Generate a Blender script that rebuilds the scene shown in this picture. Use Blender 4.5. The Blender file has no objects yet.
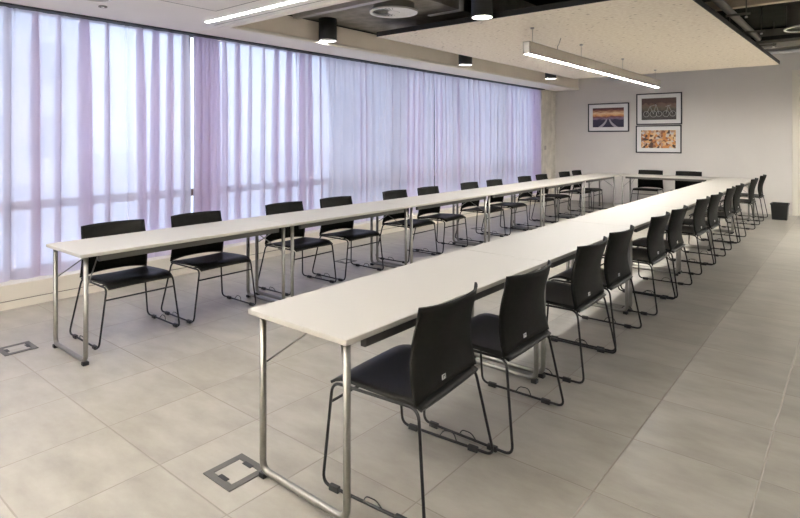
import bpy, bmesh, math, random
from mathutils import Vector, Matrix
random.seed(7)
scene = bpy.context.scene
COL = scene.collection
PI = math.pi

# ------------------------------------------------------------------ helpers
class MB:
    """collects shapes into one mesh"""
    def __init__(self):
        self.bm = bmesh.new()
    def box(self, x0, x1, y0, y1, z0, z1, bevel=0.0, seg=2, mi=0):
        b = bmesh.new()
        vs = [b.verts.new((x, y, z)) for x in (x0, x1) for y in (y0, y1) for z in (z0, z1)]
        for f in ((0,1,3,2),(4,6,7,5),(0,4,5,1),(2,3,7,6),(0,2,6,4),(1,5,7,3)):
            b.faces.new([vs[i] for i in f])
        bmesh.ops.recalc_face_normals(b, faces=b.faces)
        if bevel > 0:
            bmesh.ops.bevel(b, geom=list(b.edges), offset=bevel, segments=seg, profile=0.5, affect='EDGES')
        self.merge(b, mi); return self
    def merge(self, b, mi=0, mat=None):
        mp = {}
        for v in b.verts:
            mp[v] = self.bm.verts.new(mat @ v.co if mat else v.co)
        for f in b.faces:
            try:
                nf = self.bm.faces.new([mp[v] for v in f.verts]); nf.material_index = mi; nf.smooth = f.smooth
            except ValueError: pass
        b.free()
    def tube(self, pts, r, seg=8, closed=False, caps=True, mi=0):
        pts = [Vector(p) for p in pts]; n = len(pts)
        tang = []
        for i in range(n):
            a = pts[i-1] if (i > 0 or closed) else pts[i]
            c = pts[(i+1) % n] if (i < n-1 or closed) else pts[i]
            t = (c - a); tang.append(t.normalized() if t.length > 1e-9 else Vector((0,0,1)))
        up = Vector((0,0,1)) if abs(tang[0].z) < .9 else Vector((1,0,0))
        nrm = (up - tang[0]*up.dot(tang[0])).normalized()
        rings = []
        for i in range(n):
            nrm = (nrm - tang[i]*nrm.dot(tang[i])).normalized()
            bi = tang[i].cross(nrm)
            rings.append([self.bm.verts.new(pts[i] + (nrm*math.cos(2*PI*k/seg) + bi*math.sin(2*PI*k/seg))*r) for k in range(seg)])
        m = n if closed else n-1
        for i in range(m):
            A, B = rings[i], rings[(i+1) % n]
            off = 0
            if closed and i == n-1:
                off = min(range(seg), key=lambda o: (A[0].co - B[o].co).length)
            for k in range(seg):
                f = self.bm.faces.new((A[k], A[(k+1)%seg], B[(k+1+off)%seg], B[(k+off)%seg])); f.smooth = True; f.material_index = mi
        if caps and not closed:
            f = self.bm.faces.new(list(reversed(rings[0]))); f.material_index = mi
            f = self.bm.faces.new(rings[-1]); f.material_index = mi
        return self
    def lathe(self, prof, center=(0,0,0), seg=32, mi=0, smooth=True):
        """prof: (radius, z) pairs, spun about the vertical axis"""
        c = Vector(center); rings = []
        for (r, z) in prof:
            if r < 1e-6: rings.append([self.bm.verts.new(c + Vector((0,0,z)))])
            else: rings.append([self.bm.verts.new(c + Vector((r*math.cos(2*PI*k/seg), r*math.sin(2*PI*k/seg), z))) for k in range(seg)])
        for A, B in zip(rings[:-1], rings[1:]):
            for k in range(seg):
                a = [A[0]] if len(A) == 1 else [A[k], A[(k+1)%seg]]
                b = [B[0]] if len(B) == 1 else [B[(k+1)%seg], B[k]]
                if len(a)+len(b) >= 3:
                    f = self.bm.faces.new(a+b); f.smooth = smooth; f.material_index = mi
        return self
    def quad(self, *p, mi=0):
        f = self.bm.faces.new([self.bm.verts.new(q) for q in p]); f.material_index = mi; return self
    def shell(self, fn, nu, nv, thick, mi=0):
        """a sheet fn(u,v) -> point given a thickness along its normal"""
        P = [[Vector(fn(i/nu, j/nv)) for j in range(nv+1)] for i in range(nu+1)]
        def nor(i, j):
            a = P[min(i+1,nu)][j] - P[max(i-1,0)][j]; b = P[i][min(j+1,nv)] - P[i][max(j-1,0)]
            return a.cross(b).normalized()
        T = [[self.bm.verts.new(P[i][j] + nor(i,j)*thick/2) for j in range(nv+1)] for i in range(nu+1)]
        B = [[self.bm.verts.new(P[i][j] - nor(i,j)*thick/2) for j in range(nv+1)] for i in range(nu+1)]
        def F(*v):
            f = self.bm.faces.new(v); f.smooth = True; f.material_index = mi; return f
        for i in range(nu):
            for j in range(nv):
                F(T[i][j],T[i+1][j],T[i+1][j+1],T[i][j+1]); F(B[i][j],B[i][j+1],B[i+1][j+1],B[i+1][j])
        for i in range(nu):
            F(T[i][0],B[i][0],B[i+1][0],T[i+1][0]).smooth = False; F(T[i][nv],T[i+1][nv],B[i+1][nv],B[i][nv]).smooth = False
        for j in range(nv):
            F(T[0][j],T[0][j+1],B[0][j+1],B[0][j]).smooth = False; F(T[nu][j],B[nu][j],B[nu][j+1],T[nu][j+1]).smooth = False
        return self
    def build(self, name, mat, parent=None, smooth_angle=None, recalc=True):
        if recalc: bmesh.ops.recalc_face_normals(self.bm, faces=self.bm.faces)
        me = bpy.data.meshes.new(name); self.bm.to_mesh(me); self.bm.free()
        for m in (mat if isinstance(mat, (list, tuple)) else [mat]): me.materials.append(m)
        o = bpy.data.objects.new(name, me); COL.objects.link(o)
        if parent: o.parent = parent
        if smooth_angle: me.set_sharp_from_angle(angle=smooth_angle)
        return o

def fillet(pts, r, closed=False, n=5):
    pts = [Vector(p) for p in pts]; out = []; N = len(pts)
    for i in range(N):
        if not closed and i in (0, N-1): out.append(pts[i]); continue
        p, a, b = pts[i], pts[i-1], pts[(i+1)%N]
        da, db = (a-p), (b-p); rr = min(r, da.length*.45, db.length*.45)
        s, e = p + da.normalized()*rr, p + db.normalized()*rr
        for k in range(n+1):
            t = k/n; out.append(s*(1-t)**2 + p*2*t*(1-t) + e*t*t)
    return out

def tag(o, label, cat, group=None, kind=None):
    o['label'] = label; o['category'] = cat
    if group: o['group'] = group
    if kind: o['kind'] = kind
    return o
def thing(name, loc=(0,0,0), rz=0):
    o = bpy.data.objects.new(name, None); COL.objects.link(o)
    o.location = loc; o.rotation_euler = (0,0,rz); o.empty_display_size = .1
    return o
def struct(o):
    o['kind'] = 'structure'; return o
def copy_tree(o, parent=None):
    c = o.copy(); COL.objects.link(c); c.parent = parent
    for ch in list(o.children): copy_tree(ch, c)
    return c

# ------------------------------------------------------------------ materials
def mat(name, color, rough=.5, metal=0, spec=.5, noise=None, bump=None, coat=0):
    """noise=(scale, amount)  bump=(scale, strength)"""
    m = bpy.data.materials.new(name); m.use_nodes = True
    nt = m.node_tree; b = nt.nodes['Principled BSDF']
    b.inputs['Base Color'].default_value = (*color, 1); b.inputs['Roughness'].default_value = rough
    b.inputs['Metallic'].default_value = metal; b.inputs['Specular IOR Level'].default_value = spec
    b.inputs['Coat Weight'].default_value = coat
    tc = nt.nodes.new('ShaderNodeTexCoord')
    if noise:
        n = nt.nodes.new('ShaderNodeTexNoise'); n.inputs['Scale'].default_value = noise[0]; n.inputs['Detail'].default_value = 5
        nt.links.new(tc.outputs['Object'], n.inputs['Vector'])
        r = nt.nodes.new('ShaderNodeMapRange'); r.inputs[1].default_value = .3; r.inputs[2].default_value = .7
        r.inputs[3].default_value = 1-noise[1]; r.inputs[4].default_value = 1+noise[1]
        nt.links.new(n.outputs['Fac'], r.inputs[0])
        x = nt.nodes.new('ShaderNodeVectorMath'); x.operation = 'SCALE'; x.inputs[0].default_value = color
        nt.links.new(r.outputs[0], x.inputs['Scale']); nt.links.new(x.outputs[0], b.inputs['Base Color'])
    if bump:
        n = nt.nodes.new('ShaderNodeTexNoise'); n.inputs['Scale'].default_value = bump[0]; n.inputs['Detail'].default_value = 4
        nt.links.new(tc.outputs['Object'], n.inputs['Vector'])
        bp = nt.nodes.new('ShaderNodeBump'); bp.inputs['Strength'].default_value = bump[1]; bp.inputs['Distance'].default_value = .01
        nt.links.new(n.outputs['Fac'], bp.inputs['Height']); nt.links.new(bp.outputs[0], b.inputs['Normal'])
    return m
def emis(name, color, strength):
    m = bpy.data.materials.new(name); m.use_nodes = True; nt = m.node_tree
    nt.nodes.clear()
    e = nt.nodes.new('ShaderNodeEmission'); e.inputs[0].default_value = (*color,1); e.inputs[1].default_value = strength
    o = nt.nodes.new('ShaderNodeOutputMaterial'); nt.links.new(e.outputs[0], o.inputs[0]); return m

M = {}
M['wall'] = mat('painted_wall', (.70,.66,.615), .8, spec=.2, noise=(1.3,.03), bump=(180,.05))
M['white_wall'] = mat('white_wall_paint', (.82,.80,.76), .8, spec=.2)
M['plaster'] = mat('white_plaster', (.88,.845,.79), .8, spec=.2, noise=(2,.02))
M['beige'] = mat('beige_plaster', (.86,.775,.675), .8, spec=.2, noise=(3,.03))
M['soffit'] = mat('cream_plaster', (.88,.83,.75), .75, spec=.2)
M['concrete'] = mat('raw_concrete', (.27,.25,.215), .85, spec=.2, noise=(6,.25), bump=(30,.3))
M['column'] = mat('pale_concrete', (.70,.66,.59), .8, spec=.2, noise=(5,.12), bump=(25,.2))
M['dark_ceiling'] = mat('dark_painted_ceiling', (.035,.037,.03), .9, spec=.1, noise=(3,.2))
M['sill'] = mat('cream_sill', (.72,.66,.57), .5, noise=(3,.03))
M['groove'] = mat('shadow_gap', (.22,.19,.16), .9)
M['top'] = mat('white_laminate', (.84,.855,.81), .38, spec=.4, noise=(14,.012))
M['edge'] = mat('grey_edge_band', (.50,.47,.42), .5)
M['steel'] = mat('satin_steel_tube', (.27,.26,.235), .34, metal=.9, noise=(30,.06))
M['rail'] = mat('dark_steel_rail', (.10,.095,.085), .5, metal=.4)
M['black_cap'] = mat('black_plastic_cap', (.012,.012,.012), .5)
M['shell'] = mat('black_chair_shell', (.008,.0076,.0064), .46, spec=.28, noise=(40,.2), bump=(260,.12))
M['shell_back'] = mat('black_chair_back', (.009,.0085,.007), .62, spec=.12, noise=(40,.2), bump=(260,.12))
M['rod'] = mat('black_steel_rod', (.010,.010,.010), .42, metal=.2, spec=.4)
M['badge'] = mat('silver_badge', (.75,.75,.74), .3, metal=.6)
M['black'] = mat('black_metal', (.012,.012,.011), .55)
M['alu'] = mat('anodised_aluminium', (.47,.44,.40), .45, metal=.5, noise=(20,.04))
M['duct'] = mat('galvanised_duct', (.45,.43,.38), .4, metal=.8, noise=(9,.35), bump=(14,.5))
M['white_metal'] = mat('white_enamel', (.88,.86,.82), .5)
M['beam'] = mat('pale_beam', (.60,.50,.38), .7, noise=(6,.15))
M['pipe'] = mat('grey_pipe', (.20,.19,.165), .5, metal=.3)
M['mat_board'] = mat('white_picture_mount', (.80,.79,.77), .8)
M['pic_frame'] = mat('black_picture_frame', (.015,.015,.018), .4)
M['bin'] = mat('black_bin_plastic', (.014,.015,.014), .4, bump=(40,.1))
M['win_frame'] = mat('window_frame_bronze', (.22,.16,.13), .5)
M['door_frame'] = mat('cream_door_frame', (.74,.69,.60), .5)
M['bin_in'] = M['bin']
M['ground'] = mat('paving_outside', (.68,.68,.70), .9, noise=(1,.1))
M['facade'] = mat('pale_facade', (.80,.82,.84), .8)
M['facade_glass'] = mat('facade_windows', (.50,.55,.60), .3)
M['corridor'] = mat('corridor_wall', (.50,.45,.33), .8)
M['strip'] = emis('strip_diffuser', (1.0,.98,.935), 46)
M['recess'] = emis('recessed_diffuser', (.98,.99,1.0), 17)
M['lamp'] = emis('lamp_disc', (1.0,.97,.92), 24)
M['up'] = emis('fill_up_diffuser', (1.0,.98,.95), 130)
M['soft'] = emis('fill_down_diffuser', (1.0,.985,.96), 5.5)

def floor_mat():
    m = bpy.data.materials.new('stoneware_tiles'); m.use_nodes = True; nt = m.node_tree; b = nt.nodes['Principled BSDF']
    N = nt.nodes.new; L = nt.links.new
    geo = N('ShaderNodeNewGeometry'); sep = N('ShaderNodeSeparateXYZ'); L(geo.outputs['Position'], sep.inputs[0])
    T = .5333
    def axis(out, off):
        a = N('ShaderNodeMath'); a.operation = 'SUBTRACT'; L(out, a.inputs[0]); a.inputs[1].default_value = off
        d = N('ShaderNodeMath'); d.operation = 'DIVIDE'; L(a.outputs[0], d.inputs[0]); d.inputs[1].default_value = T
        fl = N('ShaderNodeMath'); fl.operation = 'FLOOR'; L(d.outputs[0], fl.inputs[0])
        pp = N('ShaderNodeMath'); pp.operation = 'PINGPONG'; L(d.outputs[0], pp.inputs[0]); pp.inputs[1].default_value = .5
        return fl.outputs[0], pp.outputs[0]
    fx, px = axis(sep.outputs[0], -.86); fy, py = axis(sep.outputs[1], 1.27)
    mn = N('ShaderNodeMath'); mn.operation = 'MINIMUM'; L(px, mn.inputs[0]); L(py, mn.inputs[1])
    g = N('ShaderNodeMapRange'); g.interpolation_type = 'SMOOTHSTEP'; L(mn.outputs[0], g.inputs[0])
    g.inputs[1].default_value = .0035; g.inputs[2].default_value = .0095   # 0 in the joint, 1 on the tile
    cb = N('ShaderNodeCombineXYZ'); L(fx, cb.inputs[0]); L(fy, cb.inputs[1])
    wn = N('ShaderNodeTexWhiteNoise'); wn.noise_dimensions = '2D'; L(cb.outputs[0], wn.inputs[0])
    # cloudy cement pattern, shifted for each tile
    ad = N('ShaderNodeVectorMath'); ad.operation = 'MULTIPLY_ADD'; L(wn.outputs['Color'], ad.inputs[0]); ad.inputs[1].default_value = (9,9,9); L(geo.outputs['Position'], ad.inputs[2])
    st = N('ShaderNodeVectorMath'); st.operation = 'MULTIPLY'; L(ad.outputs[0], st.inputs[0]); st.inputs[1].default_value = (1.0,2.2,1)
    n1 = N('ShaderNodeTexNoise'); n1.inputs['Scale'].default_value = 2.6; n1.inputs['Detail'].default_value = 8; n1.inputs['Roughness'].default_value = .6; L(st.outputs[0], n1.inputs['Vector'])
    rp = N('ShaderNodeValToRGB'); L(n1.outputs['Fac'], rp.inputs[0])
    rp.color_ramp.elements[0].position = .3; rp.color_ramp.elements[0].color = (.272,.25,.207,1)
    rp.color_ramp.elements[1].position = .7; rp.color_ramp.elements[1].color = (.40,.37,.318,1)
    v = N('ShaderNodeMapRange'); L(wn.outputs['Value'], v.inputs[0]); v.inputs[3].default_value = .95; v.inputs[4].default_value = 1.04
    sc = N('ShaderNodeVectorMath'); sc.operation = 'SCALE'; L(rp.outputs[0], sc.inputs[0]); L(v.outputs[0], sc.inputs['Scale'])
    mx = N('ShaderNodeMix'); mx.data_type = 'RGBA'; L(g.outputs[0], mx.inputs[0]); mx.inputs[6].default_value = (.25,.22,.18,1); L(sc.outputs[0], mx.inputs[7])
    L(mx.outputs[2], b.inputs['Base Color'])
    rr = N('ShaderNodeMapRange'); L(n1.outputs['Fac'], rr.inputs[0]); rr.inputs[3].default_value = .29; rr.inputs[4].default_value = .42
    L(rr.outputs[0], b.inputs['Roughness'])
    bp = N('ShaderNodeBump'); bp.inputs['Strength'].default_value = .5; bp.inputs['Distance'].default_value = .003; L(g.outputs[0], bp.inputs['Height'])
    n2 = N('ShaderNodeTexNoise'); n2.inputs['Scale'].default_value = 14; n2.inputs['Detail'].default_value = 3; L(geo.outputs['Position'], n2.inputs['Vector'])
    b2 = N('ShaderNodeBump'); b2.inputs['Strength'].default_value = .06; b2.inputs['Distance'].default_value = .01
    L(n2.outputs['Fac'], b2.inputs['Height']); L(bp.outputs[0], b2.inputs['Normal']); L(b2.outputs[0], b.inputs['Normal'])
    b.inputs['Specular IOR Level'].default_value = .5
    return m
M['floor'] = floor_mat()

def panel_mat():
    m = bpy.data.materials.new('wood_wool_panel'); m.use_nodes = True; nt = m.node_tree; b = nt.nodes['Principled BSDF']
    N = nt.nodes.new; L = nt.links.new
    geo = N('ShaderNodeNewGeometry')
    st = N('ShaderNodeVectorMath'); st.operation = 'MULTIPLY'; L(geo.outputs['Position'], st.inputs[0]); st.inputs[1].default_value = (1,2.2,1)
    vo = N('ShaderNodeTexVoronoi'); vo.inputs['Scale'].default_value = 7; L(st.outputs[0], vo.inputs['Vector'])
    sp = N('ShaderNodeMapRange'); L(vo.outputs['Distance'], sp.inputs[0]); sp.inputs[1].default_value = .07; sp.inputs[2].default_value = .15
    n1 = N('ShaderNodeTexNoise'); n1.inputs['Scale'].default_value = 22; n1.inputs['Detail'].default_value = 6; L(st.outputs[0], n1.inputs['Vector'])
    rp = N('ShaderNodeValToRGB'); L(n1.outputs['Fac'], rp.inputs[0])
    rp.color_ramp.elements[0].position = .32; rp.color_ramp.elements[0].color = (.76,.66,.53,1)
    rp.color_ramp.elements[1].position = .62; rp.color_ramp.elements[1].color = (.92,.84,.71,1)
    mx = N('ShaderNodeMix'); mx.data_type = 'RGBA'; L(sp.outputs[0], mx.inputs[0]); mx.inputs[6].default_value = (.30,.22,.15,1); L(rp.outputs[0], mx.inputs[7])
    L(mx.outputs[2], b.inputs['Base Color']); b.inputs['Roughness'].default_value = .9; b.inputs['Specular IOR Level'].default_value = .1
    return m
M['panel'] = panel_mat()

def curtain_mat():
    m = bpy.data.materials.new('sheer_lavender_voile'); m.use_nodes = True; nt = m.node_tree
    nt.nodes.clear(); N = nt.nodes.new; L = nt.links.new
    out = N('ShaderNodeOutputMaterial')
    tr = N('ShaderNodeBsdfTransparent'); tr.inputs[0].default_value = (.89,.87,.955,1)
    tl = N('ShaderNodeBsdfTranslucent'); tl.inputs[0].default_value = (.865,.795,.91,1)
    df = N('ShaderNodeBsdfDiffuse'); df.inputs[0].default_value = (.80,.67,.66,1)
    a = N('ShaderNodeMixShader'); a.inputs[0].default_value = .28; L(tl.outputs[0], a.inputs[1]); L(df.outputs[0], a.inputs[2])
    tc = N('ShaderNodeTexCoord'); n = N('ShaderNodeTexNoise'); n.inputs['Scale'].default_value = 3; L(tc.outputs['Object'], n.inputs['Vector'])
    mr = N('ShaderNodeMapRange'); L(n.outputs['Fac'], mr.inputs[0]); mr.inputs[3].default_value = .74; mr.inputs[4].default_value = .82
    c = N('ShaderNodeMixShader'); L(mr.outputs[0], c.inputs[0]); L(tr.outputs[0], c.inputs[1]); L(a.outputs[0], c.inputs[2])
    L(c.outputs[0], out.inputs[0]); return m
M['curtain'] = curtain_mat()

def glass_mat():
    m = bpy.data.materials.new('window_glass'); m.use_nodes = True; nt = m.node_tree
    nt.nodes.clear(); N = nt.nodes.new; L = nt.links.new
    out = N('ShaderNodeOutputMaterial'); tr = N('ShaderNodeBsdfTransparent'); tr.inputs[0].default_value = (.95,.98,.98,1)
    gl = N('ShaderNodeBsdfGlossy'); gl.inputs['Roughness'].default_value = .02
    fr = N('ShaderNodeFresnel'); fr.inputs[0].default_value = 1.45
    c = N('ShaderNodeMixShader'); L(fr.outputs[0], c.inputs[0]); L(tr.outputs[0], c.inputs[1]); L(gl.outputs[0], c.inputs[2]); L(c.outputs[0], out.inputs[0]); return m
M['glass'] = glass_mat()

# ------------------------------------------------------------------ dimensions
WALL_Y = 13.2            # back wall
LEFT_X = -5.85           # curtain plane
LOW_Z, EDGE_Y = 2.68, 3.45   # plaster ceiling near the camera and where it stops
SLAB_Z = 3.40
RIGHT_X, NEAR_Y = 3.4, -3.2
WIN_Y0, WIN_Y1 = -1.9, 12.45

# ------------------------------------------------------------------ room shell
struct(MB().box(-6.35, RIGHT_X+.2, NEAR_Y-.2, WALL_Y+2.6, -.2, 0).build('floor', M['floor']))
struct(MB().box(-6.35, -.93, WALL_Y, WALL_Y+.2, 0, SLAB_Z).box(-.93, .87, WALL_Y, WALL_Y+.2, 2.79, SLAB_Z)
       .box(.87, RIGHT_X+.2, WALL_Y, WALL_Y+.2, 0, SLAB_Z).build('wall_back', M['wall']))
struct(MB().box(RIGHT_X, RIGHT_X+.2, NEAR_Y, WALL_Y, 0, SLAB_Z).build('wall_right', M['white_wall']))
struct(MB().box(-6.35, RIGHT_X+.2, NEAR_Y-.2, NEAR_Y, 0, SLAB_Z).build('wall_front', M['white_wall']))
# wall on the window side: solid ends and the strip above the glazing
struct(MB().box(-6.35, LEFT_X+.02, WIN_Y1, WALL_Y, 0, SLAB_Z)
       .box(-6.35, LEFT_X+.04, WALL_Y-.19, WALL_Y, 0, LOW_Z)
       .box(-6.35, -5.9, NEAR_Y, WIN_Y0, 0, SLAB_Z)
       .box(-6.35, -6.05, WIN_Y0, WIN_Y1, 2.79, SLAB_Z).build('wall_left', M['column']))
# plaster ceiling over the camera, then the dark painted slab
struct(MB().box(-6.058, RIGHT_X, NEAR_Y, EDGE_Y-.09, LOW_Z, LOW_Z+.08).build('ceiling', M['plaster']))
struct(MB().box(-5.25, RIGHT_X, EDGE_Y-.085, EDGE_Y, LOW_Z-.004, SLAB_Z, .003).build('trim_1', M['soffit']))
struct(MB().box(-6.35, RIGHT_X+.2, EDGE_Y-.1, WALL_Y+.2, SLAB_Z, SLAB_Z+.2).build('ceiling_slab', M['dark_ceiling']))
# bulkhead over the curtains: cream rounded soffit edge below, beige face above
struct(MB().box(-6.058, -5.20, EDGE_Y-.085, WALL_Y, LOW_Z, LOW_Z+.045, .018, 4).build('trim_2', M['soffit']))
struct(MB().box(-6.05, -5.225, EDGE_Y, WALL_Y, LOW_Z+.04, 2.955).build('trim_3', M['beige']))
# raw concrete beam strip; black strip painted as the shadow gap over the bulkhead
struct(MB().box(-5.33, -3.55, EDGE_Y, WALL_Y, 2.985, SLAB_Z).build('trim_4', M['concrete']))
struct(MB().box(-6.05, -5.29, EDGE_Y, WALL_Y, 2.955, 2.985).build('trim_5', M['black']))
# curb below the windows with its shadow groove
struct(MB().box(-6.35, -5.72, NEAR_Y, WIN_Y1+.05, .075, .215, .006).box(-6.35, -5.72, NEAR_Y, WIN_Y1+.05, 0, .068).box(-6.35,-5.728,NEAR_Y,WIN_Y1+.05,.06,.08,mi=1)
       .build('trim_6', [M['sill'], M['groove']]))
struct(MB().box(-5.80, -.97, WALL_Y-.012, WALL_Y, 0, .055, .002).build('baseboard_back', M['wall']))
# seam lines of an access hatch in the plaster ceiling
hx0, hx1, hy0, hy1 = -4.62, -3.3, 1.75, 2.92
struct(MB().box(hx0, hx1, hy1, hy1+.008, LOW_Z-.0015, LOW_Z+.01).box(hx0, hx0+.008, hy0, hy1, LOW_Z-.0015, LOW_Z+.01)
       .box(hx1, hx1+.008, hy0, hy1, LOW_Z-.0015, LOW_Z+.01).box(hx0, hx1, hy0, hy0+.008, LOW_Z-.0015, LOW_Z+.01)
       .box(-5.2, RIGHT_X, 3.275, 3.282, LOW_Z-.0015, LOW_Z+.01).build('trim_7', M['groove']))

# windows: bays with frame, transom and panes
nb = 8; bw = (WIN_Y1-WIN_Y0)/nb
for i in range(nb):
    y0 = WIN_Y0 + i*bw; y1 = y0 + bw
    w = thing('window_%d' % (i+1), (-6.1, y0, .215)); struct(w)
    H = 2.79-.215
    MB().box(-.04,.04,0,.024,0,H,.004).box(-.04,.04,bw-.024,bw,0,H,.004).box(-.04,.04,.024,bw-.024,0,.05,.004).box(-.04,.04,.024,bw-.024,H-.05,H,.004)\
        .box(-.05,.05,.024,bw-.024,.605,.685,.004).build('window_frame', M['win_frame'], w)
    MB().box(-.006,.006,.024,bw-.024,.05,.605).build('pane', M['glass'], w)
    MB().box(-.006,.006,.024,bw-.024,.685,H-.05).build('pane', M['glass'], w)

# curtain track
tag(MB().box(-5.93, -5.74, WIN_Y0, WIN_Y1, LOW_Z-.016, LOW_Z-.001, .002).build('curtain_track', M['black']),
    'long dark curtain track under the ceiling above the sheer curtains', 'curtain track')

# ------------------------------------------------------------------ sheer curtains
def curtain(name, y0, y1, seed, label, dense_start=0, dense_end=0, dense=.085, wr=(.13,.23), ks=(.8,2.0,2.6,3.0,3.3,3.5), depth=1):
    rnd = random.Random(seed)
    folds = []; y = y0
    while y < y1 - .05:
        near0, near1 = y - y0, y1 - y
        if near0 < dense_start or near1 < dense_end: w, k = dense*rnd.uniform(.8,1.2), rnd.uniform(4.5,7)
        else: w, k = rnd.uniform(*wr), rnd.choice(ks)
        w = min(w, y1-y); folds.append((y, w, k, depth*rnd.uniform(.55,1), rnd.uniform(-.4,.4), rnd.uniform(-.03,.03))); y += w
    l = folds[-1]; folds[-1] = (l[0], y1-l[0]) + l[2:]
    nz, per = 16, 14
    zt, zb = LOW_Z-.018, .225
    cols = []
    for (ys, w, k, am, ph, drift) in folds:
        for j in range(per):
            t = j/per; cols.append((ys, w, k, am, ph, drift, t))
    cols.append(cols[-1][:-1] + (1.0,))
    bm = bmesh.new(); grid = []
    for (ys, w, k, am, ph, dr, t) in cols:
        line = []
        for r in range(nz+1):
            s = r/nz; z = zt + (zb-zt)*(s**1.15)
            op = .35 + .65*min(1, s*3.2)             # pleats are tight at the top and open up below
            yy = ys + w*(t + k*(.75+.25*op)*math.sin(2*PI*t)/(2*PI)) + dr*s*math.sin(PI*t)
            pin = (1-op)*.022*math.sin(2*PI*(t*3+ph))
            xx = LEFT_X + am*min(.055, w*.3)*op*math.cos(2*PI*t+ph) + pin + .01*math.sin(3*s+ys*2)
            yy = min(max(yy, y0), y1)
            line.append(bm.verts.new((xx, yy, z)))
        grid.append(line)
    for a, b in zip(grid[:-1], grid[1:]):
        for r in range(nz):
            f = bm.faces.new((a[r], b[r], b[r+1], a[r+1])); f.smooth = True
    mb = MB(); mb.bm.free(); mb.bm = bm
    return tag(mb.build(name, M['curtain'], recalc=False), label, 'curtain', 'sheer curtains along the window wall')
curtain('curtain', -1.85, 3.365, 11, 'sheer lavender curtain nearest the camera, left of the gap showing bare window', 0, .12)
curtain('curtain', 3.425, 4.97, 23, 'sheer curtain with bunched mauve edge just right of the bare window gap', .26, 0, .062)
curtain('curtain', 4.975, 8.10, 35, 'sheer lavender curtain hanging behind the hanging ceiling can at mid window', .07, 0, wr=(.09,.22), ks=(.5,1.3,2.0,2.6,3.0), depth=.45)
curtain('curtain', 8.105, 12.42, 47, 'sheer lavender curtain farthest from the camera, ending beside the concrete column', 0, .55, .11, wr=(.10,.24), ks=(.5,1.2,1.9,2.5,3.0), depth=.45)

# ------------------------------------------------------------------ tables
TL, TW, TH = 1.73, .61, .74
def make_table():
    """origin at the corner on the floor, length along +Y, width along +X"""
    root = thing('folding_table')
    g = .002
    t = MB().box(0, TW, g, TL-g, TH-.024, TH, .005, 3)
    bm = t.bm
    for f in bm.faces:
        if abs(f.normal.z) < .5 or f.calc_center_median().z < TH-.02: f.material_index = 1
    t.build('tabletop', [M['top'], M['edge']], root)
    for x in (.014, TW-.040):
        MB().box(x, x+.026, .12, TL-.12, TH-.064, TH-.024, .003).build('side_rail', M['rail'], root)
    i, r = .045, .0155
    for (ya, s) in ((.05, 1), (TL-.05, -1)):
        fr = MB().tube(fillet([(i,ya,TH-.024),(i,ya,.028),(TW-i,ya,.028),(TW-i,ya,TH-.024)], .05, n=6), r, 12).build('leg_frame', M['steel'], root)
        for x in (i+.01, TW-i-.01):
            MB().box(x-.018, x+.018, ya-.019, ya+.019, 0, .024, .004).build('foot_cap', M['black_cap'], fr)
        for x, tx in ((i, TW/2-.02), (TW-i, TW/2+.02)):
            MB().tube([(x+(.012 if x < .3 else -.012), ya+s*.012, .505), (tx, ya+s*.19, TH-.03)], .0045, 6).build('brace', M['steel'], root)
    return root
table0 = make_table()
ORD = ['first','second','third','fourth','fifth','sixth']
RX, LX = -2.075, -4.48            # near-left corners of the two rows
Y0 = 1.47
first = True
for row, x, nm in (('right', RX, 'right hand'), ('left', LX, 'window side')):
    for k in range(6):
        o = table0 if first else copy_tree(table0); first = False
        o.location = (x, Y0 + k*TL, 0)
        if k == 0: lab = ('white folding table nearest the camera, heading the right hand row' if row == 'right'
                          else 'white folding table heading the window side row, far left in the photo')
        elif k == 5: lab = 'white folding table at the far end of the %s row, joining the cross table' % nm
        else: lab = 'white folding table, %s from the near end of the %s row' % (ORD[k], nm)
        tag(o, lab, 'table', 'white tables set end to end in two long rows')
CY = Y0 + 6*TL                   # near edge of the far cross row
o = copy_tree(table0); o.location = (RX-.015, CY, 0); o.rotation_euler = (0,0,PI/2)
tag(o, 'white folding table set crosswise at the far end, closing the U below the pictures', 'table', 'white tables set end to end in two long rows')
for x, px, lab in ((LX, LX+.05, 'square white corner top joining the window side row to the cross table'), (RX, RX+TW-.05, 'square white corner top joining the right hand row to the cross table')):
    c = thing('corner_table', (x, CY, 0)); tag(c, lab, 'table', 'square corner tops of the table ring')
    t = MB().box(.002, TW-.002, .002, TW-.002, TH-.024, TH, .005, 3)
    for f in t.bm.faces:
        if abs(f.normal.z) < .5 or f.calc_center_median().z < TH-.02: f.material_index = 1
    t.build('tabletop', [M['top'], M['edge']], c)
    MB().tube([(px-x, TW-.05, .012), (px-x, TW-.05, TH-.024)], .0155, 12).build('leg', M['steel'], c)
    MB().lathe([(0,0),(.02,0),(.02,.014),(0,.014)], (px-x, TW-.05, 0), 12).build('foot_cap', M['black_cap'], c)
    yb = TW-.05
    MB().tube([(px-x, yb, .51), (TW/2, TW/2, TH-.026)], .0045, 6).build('brace', M['steel'], c)

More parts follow.
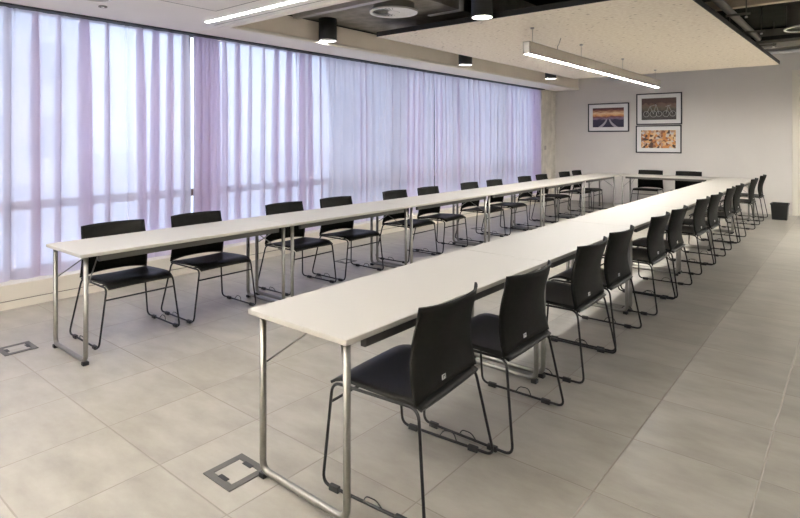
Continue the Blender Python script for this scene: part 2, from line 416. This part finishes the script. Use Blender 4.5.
# ------------------------------------------------------------------ chairs (face +X, centred, origin on floor)
def make_chair():
    root = thing('stacking_chair')
    def seat(u, v):
        x = -.222 + .474*u; w = 2*v-1
        hw = .240 + .010*math.sin(PI*u)
        z = .448 - .014*(1-w*w)*math.sin(PI*min(1,u*1.1)) + .012*(u-.5)*2*(1-.3*w*w)
        if u > .78: z -= .035*((u-.78)/.22)**2
        if u < .10: z -= .016*((.10-u)/.10)**2
        return (x, w*hw, z)
    MB().shell(seat, 16, 12, .012).build('seat', M['shell'], root)
    def back(u, v):
        w = 2*u-1
        zl = .440 + .024*(1-abs(w)**2.6); zt = .826
        z = zl + (zt-zl)*v
        s = (z-.44)/.375
        hw = .256 - .014*s
        x = -.208 + .016*math.sin(PI*min(1,s*1.15)) - .056*s*s
        x += .066*abs(w)**2.6*(.25+.75*s)
        return (x-.01, w*hw, z)
    bk = MB().shell(back, 18, 14, .010).build('backrest', M['shell_back'], root)
    # small silver badge low on the rear of the back, towards the sitter's left
    u, v = .62, .09
    p = Vector(back(u, v)); e = .02
    du = (Vector(back(u+e, v)) - Vector(back(u-e, v))).normalized(); dv = (Vector(back(u, v+e)) - Vector(back(u, v-e))).normalized()
    nn = du.cross(dv).normalized()
    if nn.x > 0: nn = -nn
    def P(a, b, h): return p + du*a + dv*b + nn*(.0055+h)
    bd = MB()
    for (a0,a1,b0,b1,h,mi) in ((-.014,.014,-.010,.010,.0015,0), (-.009,-.006,-.007,.006,.002,1), (.003,.006,-.007,.006,.002,1), (-.009,.006,.003,.006,.002,1)):
        q = [P(a0,b0,h),P(a1,b0,h),P(a1,b1,h),P(a0,b1,h)]; q2 = [P(a0,b0,-.002),P(a1,b0,-.002),P(a1,b1,-.002),P(a0,b1,-.002)]
        bd.quad(*q, mi=mi)
        for k in range(4): bd.quad(q[k],q2[k],q2[(k+1)%4],q[(k+1)%4], mi=mi)
    bd.build('badge', [M['badge'], M['rod']], bk)
    r = .0068
    for s in (-1, 1):
        path = fillet([(-.274,s*.302,.016),(.242,s*.302,.016),(.236,s*.246,.428),(-.206,s*.240,.428)], .045, closed=True, n=6)
        fr = MB().tube(path, r, 8, closed=True).build('sled_frame', M['rod'], root)
        for x in (.175, -.165):
            MB().box(x-.026, x+.026, s*.302-.0105, s*.302+.0105, .002, .028, .004).build('glide', M['black_cap'], fr)
        # wire ganging hook
        MB().tube(fillet([(.02,s*.302,.018),(.0,s*.310,.050),(-.055,s*.312,.052),(-.075,s*.303,.02)], .02, n=4), .0028, 6).build('linking_hook', M['rod'], fr)
    MB().tube([(.238,-.254,.345),(.238,.254,.345)], .006, 8).build('stretcher', M['rod'], root)
    MB().tube([(-.19,-.240,.427),(-.19,.240,.427)], .006, 8).build('rear_rail', M['rod'], root)
    MB().tube([(.12,-.243,.425),(.12,.243,.425)], .006, 8).build('stretcher', M['rod'], root)
    return root
chair0 = make_chair(); used = [False]
def chair(x, y, rz, label, group):
    if not used[0]: o = chair0; used[0] = True
    else: o = copy_tree(chair0)
    o.location = (x, y, 0); o.rotation_euler = (0,0,rz); tag(o, label, 'chair', group); return o
ORD12 = ['first','second','third','fourth','fifth','sixth','seventh','eighth','ninth','tenth','eleventh','twelfth']
RY = [1.957,2.635,3.585,4.225,5.25,5.90,7.05,7.70,8.79,9.48,11.00,12.17]
LY = [1.98,2.70,3.70,4.42,5.48,6.18,7.22,7.97,9.04,9.73,10.82,11.465]
jr = random.Random(3)
for k, y in enumerate(RY):
    lab = ('black chair nearest the camera on the aisle side of the right hand table row' if k == 0 else
           'black chair at the far end of the right hand row, nearest the black bin' if k == 11 else
           'black chair seen from behind, %s from the camera along the right hand row' % ORD12[k])
    chair(-1.553 + (0,.04,.012)[k] if k < 3 else -1.553 + jr.uniform(-.012,.012), y, PI + (.08,.01,.01)[k] if k < 3 else PI + (0 if k == 4 else jr.uniform(-.02,.02)), lab, 'black chairs along the right hand row')
for k, y in enumerate(LY):
    lab = ('black chair at the near end of the window side row, leftmost chair in the photo' if k == 0 else
           'black chair at the far end of the window side row, nearest the back wall' if k == 11 else
           'black chair facing us on the window side, %s from the near end of its row' % ORD12[k])
    chair(-4.355 + jr.uniform(-.012,.012), y, jr.uniform(-.03,.03), lab, 'black chairs along the window side row')
chair(-3.40, CY+.53, -PI/2+.02, 'black chair behind the far cross table, the left one of two', 'black chairs behind the cross table')
chair(-2.67, CY+.53, -PI/2-.02, 'black chair behind the far cross table, the right one of two', 'black chairs behind the cross table')

# ------------------------------------------------------------------ floor boxes
def floor_box(x, y, label):
    t = thing('floor_socket_box', (x, y, 0)); tag(t, label, 'floor socket', 'metal framed floor socket boxes')
    a, b = .102, .068
    m = MB()
    for (x0,x1,y0,y1) in ((-a,a,-a,-b),(-a,a,b,a),(-a,-b,-b,b),(b,a,-b,b)): m.box(x0,x1,y0,y1,-.002,.004,.001)
    m.build('metal_frame', M['rail'], t)
    MB().box(-b+.003, b-.003, -b+.003, b-.003, -.002, .003).build('tile_lid', M['floor'], t)
    MB().box(-.03, .03, b-.016, b+.006, .0005, .0055, .001).build('cable_flap', M['black_cap'], t)
    MB().box(-.03, .03, -b-.006, -b+.016, .0005, .0055, .001).build('cable_flap', M['black_cap'], t)
floor_box(-2.145, 1.46, 'square metal floor box beside the leg of the nearest right hand table')
floor_box(-4.61, 1.335, 'square metal floor box at the far left, by the window side table')
floor_box(-4.82, 4.83, 'square metal floor box between chair legs of the window side row')
floor_box(-4.86, 8.00, 'most distant square metal floor box, under the middle of the window side row')

# ------------------------------------------------------------------ hanging acoustic panel
PZ = 2.77
PX0, PX1, PY0, PY1 = -4.66, -1.02, 5.22, 11.55
pn = thing('ceiling_panel', ((PX0+PX1)/2, (PY0+PY1)/2, PZ)); tag(pn, 'large cream speckled acoustic panel hanging below the dark ceiling', 'ceiling panel')
hx, hy = (PX1-PX0)/2, (PY1-PY0)/2
sk = -.16                         # the near right corner sits a little further in
def skew(mb):
    for v in mb.bm.verts:
        if v.co.x > 0: v.co.x += sk*(hy-v.co.y)/(2*hy)
    return mb
skew(MB().box(-hx+.006, hx-.006, -hy+.006, hy-.006, 0, .03)).build('wood_wool_board', M['panel'], pn)
m = MB()
for (x0,x1,y0,y1) in ((-hx,hx,-hy,-hy+.006),(-hx,hx,hy-.006,hy),(-hx,-hx+.006,-hy,hy),(hx-.006,hx,-hy,hy)): m.box(x0,x1,y0,y1,.003,.062)
skew(m).build('edge_frame', M['black'], pn)
for x in (-1.4, 0, 1.4):
    for y in (-2.9, -1, 1, 2.9):
        MB().tube([(x,y,.03),(x,y,SLAB_Z-PZ)], .004, 6).build('hanger_rod', M['pipe'], pn)

# ------------------------------------------------------------------ lamps
def pendant(x, ya, yb, zb, label, hang=None):
    t = thing('linear_pendant_lamp', (x, ya, zb)); tag(t, label, 'lamp')
    L = yb-ya; h = .14; w = .042
    MB().box(-w, -w+.008, 0, L, 0, h).box(w-.008, w, 0, L, 0, h).box(-w, w, 0, L, h-.008, h).box(-w, w, 0, .006, 0, h).box(-w, w, L-.006, L, 0, h).build('housing', M['alu'], t)
    MB().box(-w+.009, w-.009, .007, L-.007, .004, .012).build('diffuser', M['strip'], t)
    top = (hang or PZ)-zb
    for y in (.15, L*.3, L*.62, L-.2):
        MB().tube([(0,y,h),(0,y,top)], .003, 6).build('suspension_cable', M['alu'], t)
        MB().lathe([(0,top),(.022,top),(.022,top-.018),(0,top-.018)], (0,y,0), 12).build('ceiling_cup', M['alu'], t)
    MB().tube([(0,.85,h),(.02,.80,h+.05),(-.02,.92,h+.08),(.0,.95,top-.01)], .0035, 6).build('power_cord', M['rail'], t)
    return t
pendant(-2.88, 5.76, 11.15, 2.45, 'long grey linear pendant lamp hanging under the acoustic panel')

def fill_pendant(x, ya, yb, label):  # unseen up and down pendants added to brighten the plaster ceiling
    t = thing('added_fill_pendant', (x, ya, 2.30)); tag(t, label, 'lamp', 'added unseen fill pendants over the near end of the room')
    L = yb-ya; w = .05
    MB().box(-w,-w+.006,0,L,0,.07).box(w-.006,w,0,L,0,.07).box(-w,w,0,.006,0,.07).box(-w,w,L-.006,L,0,.07).build('housing', M['alu'], t)
    MB().box(-w+.007,w-.007,.007,L-.007,.006,.012).build('down_diffuser', M['soft'], t)
    MB().box(-w+.007,w-.007,.007,L-.007,.058,.064).build('up_diffuser', M['up'], t)
    for y in (.2, L-.2): MB().tube([(0,y,.06),(0,y,LOW_Z-2.30)], .003, 6).build('suspension_cable', M['alu'], t)
fill_pendant(-3.6, -2.8, .2, 'added fill pendant, unseen behind the camera, on the window side')
fill_pendant(-1.0, -2.8, .0, 'added fill pendant, unseen just behind the camera')
for x, ya, lab in ((.95, 8.6, 'added unseen fill pendant over the right aisle near the back wall'), (2.5, 8.0, 'added unseen fill pendant by the right hand wall')):
    p = pendant(x, ya, 12.75, 2.45, lab, SLAB_Z)  # unseen pendants added to lift the dim back of the room

def recessed(x0, x1, y, label):
    t = thing('recessed_strip_light', (x0, y, LOW_Z)); tag(t, label, 'light', 'recessed strip lights in the plaster ceiling')
    MB().box(0, x1-x0, -.019, .019, -.004, .004).build('diffuser', M['recess'], t)
recessed(-5.12, -1.7, 3.145, 'white recessed strip light in the plaster ceiling above the curtain gap')
for i, y in enumerate((1.3, -.6)):  # unseen strips added to fill the near end with light
    recessed(-5.0, -1.6, y, 'added unseen strip light in the plaster ceiling %s the camera' % ('just over' if i == 0 else 'behind'))
recessed(-.9, 2.8, 3.145, 'added unseen strip light over the right aisle')  # unseen strip added as fill light for the right side

def can(x, y, zb, zt, label, deep=.055):
    t = thing('can_downlight', (x, y, zb)); tag(t, label, 'lamp', 'black can downlights')
    h = zt-zb; R = .112
    MB().lathe([(R-.010,.0),(R,.0),(R,h),(0,h)], seg=36).lathe([(R-.010,0),(R-.011,deep+.006),(0,deep+.006)], seg=36).build('can_body', M['black'], t)
    MB().lathe([(0,deep),(R-.013,deep)], seg=36).build('lens', M['lamp'], t)
    MB().lathe([(R-.001,-.006),(R-.012,-.006),(R-.012,.004),(R-.001,.004),(R-.001,-.006)], seg=36).build('trim_ring', M['white_metal'], t)
can(-5.10, 4.80, 2.72, 2.985, 'black can downlight in front of the bulkhead, the nearest of the window side cans')
can(-5.0, 7.80, 2.72, 2.985, 'black can downlight by the bulkhead, middle one, half hidden by the acoustic panel')
can(-4.88, 10.85, 2.74, 2.985, 'black can downlight by the bulkhead, farthest one, near the concrete column')
can(-3.03, 5.05, 2.765, SLAB_Z, 'black can downlight with white lit face in the dark void before the panel edge', .014)

# ------------------------------------------------------------------ ceiling services
def diffuser(x, y, z, R, top, label):
    t = thing('swirl_air_diffuser', (x, y, z)); tag(t, label, 'air diffuser')
    MB().lathe([(R,0),(R,.02),(R-.03,.028),(R-.035,.01),(R-.03,0),(R,0)], seg=48).build('outer_ring', M['white_metal'], t)
    m = MB()
    for k in range(30):
        a = 2*PI*k/30; c, s = math.cos(a), math.sin(a); d = .35
        r0, r1, w = .07, R-.03, .008
        pts = [(r0*c - w*s, r0*s + w*c, .006), (r0*c + w*s, r0*s - w*c, .012), (r1*c + w*2.4*s, r1*s - w*2.4*c, .012), (r1*c - w*2.4*s, r1*s + w*2.4*c, .004)]
        m.quad(*pts); m.quad(*[(p[0],p[1],p[2]+.003) for p in reversed(pts)])
    m.build('vanes', M['white_metal'], t)
    MB().lathe([(0,.0),(.06,.002),(.075,.012),(0,.014)], seg=24).build('hub', M['white_metal'], t)
    MB().lathe([(R-.035,.02),(R-.035,top-z)], seg=32).lathe([(0,.035),(R-.035,.035)], seg=32).lathe([(0,top-z),(R-.035,top-z)], seg=32).build('plenum', M['pipe'], t)
diffuser(-3.97, 4.73, 2.885, .265, 2.985, 'round white swirl air diffuser under the concrete beam, near the middle top')
diffuser(-.52, 9.75, 3.05, .30, SLAB_Z, 'round white air diffuser at the upper right corner near the back wall')
t = thing('metal_air_duct', (-3.55, 5.70, 2.97)); tag(t, 'bare galvanised air duct box above the near edge of the acoustic panel', 'duct')
MB().box(-.42,.0,-.25,.5,.02,.42,.02).build('duct_box', M['duct'], t)
MB().box(-.45,.03,-.30,-.24,0,.43,.008).build('flange', M['white_metal'], t)
tag(MB().box(-5.2, -1.3, 4.32, 4.40, 2.925, 2.985, .004).build('cable_tray', M['alu']), 'pale narrow cable tray running across below the concrete beam', 'cable tray')
tag(MB().tube([(-1.27,5.0,3.10),(-1.22,10.55,3.10)], .045, 14).build('service_pipe', M['pipe']), 'dark grey pipe running beside the right edge of the acoustic panel', 'pipe')
tag(MB().box(-1.35, RIGHT_X, 10.6, 10.66, 3.07, 3.13).build('support_channel', M['black']), 'black steel channel crossing at upper right behind the pipe end', 'channel')
tag(MB().box(-1.9, RIGHT_X, 8.35, 8.47, 3.20, 3.32, .006).build('ceiling_beam', M['beam']), 'pale brown beam crossing the dark ceiling at upper right', 'beam')
tag(MB().box(-1.5, RIGHT_X, 11.3, 11.9, 3.12, 3.36, .01).build('air_duct', M['pipe']), 'flat grey duct crossing in front of the back wall at upper right', 'duct')
tag(MB().tube([(-1.6,WALL_Y-.036,3.20),(RIGHT_X,WALL_Y-.036,3.20)], .04, 12).build('white_pipe', M['white_metal']), 'thin white pipe along the top of the back wall', 'pipe')
for i,(x,y) in enumerate(((-1.05,6.4),(-1.05,8.0),(-1.05,9.4),(-1.05,10.9))):
    t = thing('pipe_hanger', (x,y,3.0)); tag(t, 'dark pipe hanger beside the panel edge, %s from the camera' % ORD[i], 'hanger', 'pipe hangers at the panel edge')
    MB().tube([(0,0,0),(0,0,SLAB_Z-3.0)], .008, 8).build('rod', M['pipe'], t)
    MB().box(-.22,.04,-.015,.015,.02,.045).build('bracket', M['pipe'], t)
    MB().lathe([(0,-.02),(.016,-.02),(.016,.0),(0,.0)], seg=12).build('nut', M['white_metal'], t)
t = thing('sprinkler_head', (-5.22, 2.17, LOW_Z)); tag(t, 'small ringed sprinkler head in the plaster ceiling at top left', 'sprinkler')
MB().lathe([(.036,-.002),(.036,-.012),(.026,-.014),(.026,-.002),(.036,-.002)], seg=24).build('ring', M['pipe'], t)
MB().lathe([(0,-.016),(.012,-.014),(.014,-.001)], seg=16).build('nozzle', M['white_metal'], t)
t = thing('round_ceiling_speaker', (-4.98, 2.0, LOW_Z)); tag(t, 'round white grille in the plaster ceiling at top left', 'ceiling grille')
MB().lathe([(.135,-.001),(.135,-.010),(.115,-.014),(.11,-.004)], seg=36).build('trim_ring', M['white_metal'], t)
MB().lathe([(0,-.007),(.112,-.005)], seg=36).build('grille', M['alu'], t)

# ------------------------------------------------------------------ framed pictures on the back wall
def art(kind):
    m = bpy.data.materials.new('print_'+kind); m.use_nodes = True; nt = m.node_tree; b = nt.nodes['Principled BSDF']
    N = nt.nodes.new; L = nt.links.new; b.inputs['Roughness'].default_value = .6
    tc = N('ShaderNodeTexCoord'); sep = N('ShaderNodeSeparateXYZ'); L(tc.outputs['Generated'], sep.inputs[0])
    if kind == 'sunset':
        n = N('ShaderNodeTexNoise'); n.inputs['Scale'].default_value = 3; n.inputs['Detail'].default_value = 6
        mp = N('ShaderNodeMapping'); mp.inputs['Scale'].default_value = (2,1,7); L(tc.outputs['Generated'], mp.inputs[0]); L(mp.outputs[0], n.inputs['Vector'])
        a = N('ShaderNodeMath'); a.operation = 'MULTIPLY_ADD'; L(n.outputs['Fac'], a.inputs[0]); a.inputs[1].default_value = .35; L(sep.outputs[2], a.inputs[2])
        s = N('ShaderNodeMath'); s.operation = 'SUBTRACT'; L(a.outputs[0], s.inputs[0]); s.inputs[1].default_value = .17
        r = N('ShaderNodeValToRGB'); L(s.outputs[0], r.inputs[0]); cr = r.color_ramp
        cr.elements[0].position = 0; cr.elements[0].color = (.03,.025,.05,1); cr.elements[1].position = 1; cr.elements[1].color = (.09,.035,.03,1)
        for p, c in ((.38,(.05,.04,.07,1)),(.46,(.30,.20,.28,1)),(.54,(.22,.07,.07,1)),(.60,(.75,.33,.13,1)),(.72,(.85,.62,.36,1)),(.82,(.50,.22,.12,1)),(.92,(.16,.06,.05,1))):
            e = cr.elements.new(p); e.color = c
        L(r.outputs[0], b.inputs['Base Color'])
    elif kind == 'bicycles':
        n = N('ShaderNodeTexNoise'); n.inputs['Scale'].default_value = 6; n.inputs['Detail'].default_value = 6; L(tc.outputs['Generated'], n.inputs['Vector'])
        a = N('ShaderNodeMath'); a.operation = 'MULTIPLY_ADD'; L(n.outputs['Fac'], a.inputs[0]); a.inputs[1].default_value = .5; L(sep.outputs[2], a.inputs[2])
        r = N('ShaderNodeValToRGB'); L(a.outputs[0], r.inputs[0]); cr = r.color_ramp
        cr.elements[0].position = .15; cr.elements[0].color = (.02,.02,.02,1); cr.elements[1].position = 1; cr.elements[1].color = (.10,.06,.05,1)
        for p, c in ((.38,(.10,.09,.08,1)),(.6,(.05,.045,.04,1)),(.8,(.16,.13,.09,1)),(.93,(.20,.12,.09,1))):
            e = cr.elements.new(p); e.color = c
        L(r.outputs[0], b.inputs['Base Color'])
    else:
        mp = N('ShaderNodeMapping'); mp.inputs['Scale'].default_value = (14,1,8); L(tc.outputs['Generated'], mp.inputs[0])
        v = N('ShaderNodeTexVoronoi'); v.inputs['Scale'].default_value = 1; L(mp.outputs[0], v.inputs['Vector'])
        s2 = N('ShaderNodeSeparateColor'); L(v.outputs['Color'], s2.inputs[0])
        r = N('ShaderNodeValToRGB'); L(s2.outputs[0], r.inputs[0]); cr = r.color_ramp; cr.interpolation = 'CONSTANT'
        cr.elements[0].position = 0; cr.elements[0].color = (.10,.05,.03,1); cr.elements[1].position = .86; cr.elements[1].color = (.60,.55,.50,1)
        for p, c in ((.16,(.62,.25,.07,1)),(.32,(.72,.42,.18,1)),(.48,(.30,.12,.05,1)),(.6,(.75,.55,.33,1)),(.74,(.50,.30,.20,1))):
            e = cr.elements.new(p); e.color = c
        L(r.outputs[0], b.inputs['Base Color'])
    return m
def picture(x0, x1, z0, z1, kind, label):
    t = thing('framed_picture', ((x0+x1)/2, WALL_Y, z0)); tag(t, label, 'picture', 'framed pictures on the back wall')
    w, h = (x1-x0)/2, z1-z0; f = .024
    MB().box(-w,w,-.03,-.001,0,f,.003).box(-w,w,-.03,-.001,h-f,h,.003).box(-w,-w+f,-.03,-.001,0,h,.003).box(w-f,w,-.03,-.001,0,h,.003).build('frame', M['pic_frame'], t)
    MB().box(-w+f*.8, w-f*.8, -.016, -.002, f*.8, h-f*.8).build('mount', M['mat_board'], t)
    m = .115
    pr = MB().box(-w+m, w-m, -.0185, -.0165, m*.95, h-m*.95).build('print', art(kind), t)
    # the motif laid on the print
    A, B = w-m, h-2*m*.95; zc = m*.95; yy = -.0192
    grey = mat('print_ink_'+kind, {'sunset':(.42,.38,.42),'bicycles':(.50,.49,.46),'faces':(.66,.42,.25)}[kind], .6)
    mb = MB()
    if kind == 'sunset':
        for s in (-1, 1):   # two bright carriageways sweeping to the horizon
            for k in range(6):
                a, c = k/6, (k+1)/6
                q = lambda t_, o: (s*(A*.10 + (A*.42)*(1-t_)**1.7) + o*(1-t_*.75)*A*.13, yy, zc + B*.42*t_)
                mb.quad(q(a,-1), q(a,1), q(c,1), q(c,-1))
    elif kind == 'bicycles':
        for (cx, r) in ((-.72,.17),(-.30,.19),(.02,.16),(.42,.18),(.80,.16)):
            pts = [(cx*A + r*A*math.cos(2*PI*k/20), yy, zc + B*.27 + r*A*math.sin(2*PI*k/20)) for k in range(20)]
            mb.tube(pts, .004, 5, closed=True)
        for (a, b_, c, d) in ((-.72,.27,-.50,.62),(-.50,.62,-.30,.27),(-.50,.62,-.15,.70),(-.15,.70,.02,.27),(.42,.27,.55,.65),(.55,.65,.80,.27),(.40,.60,.70,.66),(-.3,.27,-.15,.70)):
            mb.tube([(a*A,yy,zc+b_*B),(c*A,yy,zc+d*B)], .004, 5)
    else:
        mb.bm.free(); return
    mb.build('motif', grey, pr)
picture(-4.98, -4.03, 1.66, 2.33, 'sunset', 'black framed sunset photo over a road, the left of three pictures')
picture(-3.87, -2.92, 1.81, 2.51, 'bicycles', 'black framed photo of grey bicycles, upper right of three pictures')
picture(-3.88, -2.93, 1.18, 1.795, 'faces', 'black framed orange mosaic print hanging directly below the bicycle photo')

# ------------------------------------------------------------------ small things
t = thing('waste_bin', (-1.10, 12.45, 0)); tag(t, 'small black square waste bin on the floor by the back wall', 'bin')
def ring(b, hx, hy, z): return [b.verts.new((x,y,z)) for x,y in ((-hx,-hy),(hx,-hy),(hx,hy),(-hx,hy))]
m = MB(); b = m.bm
rs = [ring(b,.115,.11,0), ring(b,.135,.13,.30), ring(b,.128,.123,.30), ring(b,.109,.104,.012)]
b.faces.new(list(reversed(rs[0])))
for A, B in zip(rs[:-1], rs[1:]):
    for k in range(4): b.faces.new((A[k],A[(k+1)%4],B[(k+1)%4],B[k]))
b.faces.new(rs[-1]); m.build('bin_body', M['bin'], t)
m = MB()
for (x0,x1,y0,y1) in ((-.142,.142,-.137,-.127),(-.142,.142,.127,.137),(-.142,-.132,-.137,.137),(.132,.142,-.137,.137)): m.box(x0,x1,y0,y1,.275,.305,.003)
m.build('rim', M['bin'], t)
tt = thing('wall_socket', (LEFT_X+.02, 12.62, 1.28)); tag(tt, 'small pale socket plate on the concrete column beside the last curtain', 'socket')
MB().box(0,.012,-.05,.05,-.05,.05,.004).build('plate', M['alu'], tt)
MB().lathe([(0,0),(.028,0),(.03,.003),(0,.003)], seg=20).build('insert', M['rail'], tt).rotation_euler = (0,PI/2,0)
tt.children[-1].location = (.011,0,0)
t = thing('curb_outlet', (-5.719, 9.35, .14)); tag(t, 'small grey outlet on the window curb between chairs of the window side row', 'socket')
MB().box(0,.02,-.06,.06,-.035,.035,.005).build('plate', M['alu'], t)
MB().box(.018,.024,-.035,.035,-.02,.02,.002).build('insert', M['rail'], t)

# door at the right end of the back wall
d = thing('door_1', (-.93, WALL_Y, 0)); struct(d)
MB().box(-.04,.055,-.02,.10,0,2.83,.006).box(1.745,1.84,-.02,.10,0,2.83,.006).box(.055,1.745,-.02,.10,2.74,2.83,.006).build('door_frame', M['door_frame'], d)
MB().box(.06,.125,.02,.06,.01,2.735,.004).box(1.68,1.74,.02,.06,.01,2.735,.004).box(.125,1.68,.02,.06,.01,.10,.004).box(.125,1.68,.02,.06,2.66,2.735,.004)\
    .box(.125,1.68,.02,.06,2.04,2.09,.004).build('door_leaf', M['door_frame'], d)
MB().box(.125,1.68,.037,.043,.10,2.04).box(.125,1.68,.037,.043,2.09,2.66).build('pane', M['glass'], d)
MB().box(.125,1.68,.030,.036,2.10,2.24).build('top_blind', M['pipe'], d)
MB().tube(fillet([(1.62,.02,.95),(1.62,-.05,.95),(1.62,-.05,1.25),(1.62,.02,1.25)], .02), .011, 10).build('door_handle', M['steel'], d)
struct(MB().box(-2.2, RIGHT_X+.2, WALL_Y+2.4, WALL_Y+2.6, 0, SLAB_Z).box(-2.2,-2.0,WALL_Y+.2,WALL_Y+2.4,0,SLAB_Z).box(RIGHT_X,RIGHT_X+.2,WALL_Y+.2,WALL_Y+2.4,0,SLAB_Z)
       .box(-2.2, RIGHT_X+.2, WALL_Y+.2, WALL_Y+2.6, SLAB_Z, SLAB_Z+.1).build('wall_corridor', M['corridor']))
t = thing('corridor_ceiling_lamp', (.2, WALL_Y+1.3, SLAB_Z)); tag(t, 'flat square corridor lamp behind the glazed door', 'lamp')
MB().box(-.32,.32,-.32,.32,-.05,0,.006).build('housing', M['white_metal'], t)
MB().box(-.29,.29,-.29,.29,-.055,-.0505).build('diffuser', M['lamp'], t)

# ------------------------------------------------------------------ outside
struct(MB().box(-70, -6.36, -40, 70, -.5, -.25).build('ground_outside', M['ground']))
bl = thing('office_building', (-24, 4, -.25)); tag(bl, 'pale building seen faintly through the sheer curtains', 'building')
MB().box(-8, 0, -9, 5, 0, 9).build('facade', M['facade'], bl)
for j in range(3):
    for k in range(7):
        MB().box(-.05,.03,-8.4+k*1.95,-7.1+k*1.95,1.0+j*2.8,2.6+j*2.8).build('window', M['facade_glass'], bl)

# ------------------------------------------------------------------ daylight
w = bpy.data.worlds.new('World'); scene.world = w; w.use_nodes = True; nt = w.node_tree
bg = nt.nodes['Background']
sky = nt.nodes.new('ShaderNodeTexSky'); sky.sky_type = 'NISHITA'; sky.sun_disc = False
sky.sun_elevation = math.radians(42); sky.sun_rotation = math.radians(100); sky.air_density = 1.0; sky.dust_density = 3.0; sky.ozone_density = 1.5
mx = nt.nodes.new('ShaderNodeMix'); mx.data_type = 'RGBA'; mx.inputs[0].default_value = .92
sc = nt.nodes.new('ShaderNodeVectorMath'); sc.operation = 'SCALE'; sc.inputs['Scale'].default_value = .22
nt.links.new(sky.outputs[0], sc.inputs[0]); nt.links.new(sc.outputs[0], mx.inputs[6]); mx.inputs[7].default_value = (.76,.90,1.10,1)
nt.links.new(mx.outputs[2], bg.inputs[0]); bg.inputs[1].default_value = 1.0

# ------------------------------------------------------------------ camera
cd = bpy.data.cameras.new('camera'); cam = bpy.data.objects.new('camera', cd); COL.objects.link(cam)
cam.location = (0, 0, 1.487); cam.rotation_euler = (PI/2, 0, math.radians(39.35))
cd.sensor_width = 36; cd.lens = 557*36/800
cd.shift_y = -(259-139.2)/800
cd.clip_start = .05; cd.clip_end = 300
scene.camera = cam
vs = scene.view_settings; vs.view_transform = 'Standard'; vs.look = 'None'; vs.gamma = 1; vs.use_curve_mapping = False
vs.exposure = 1.72
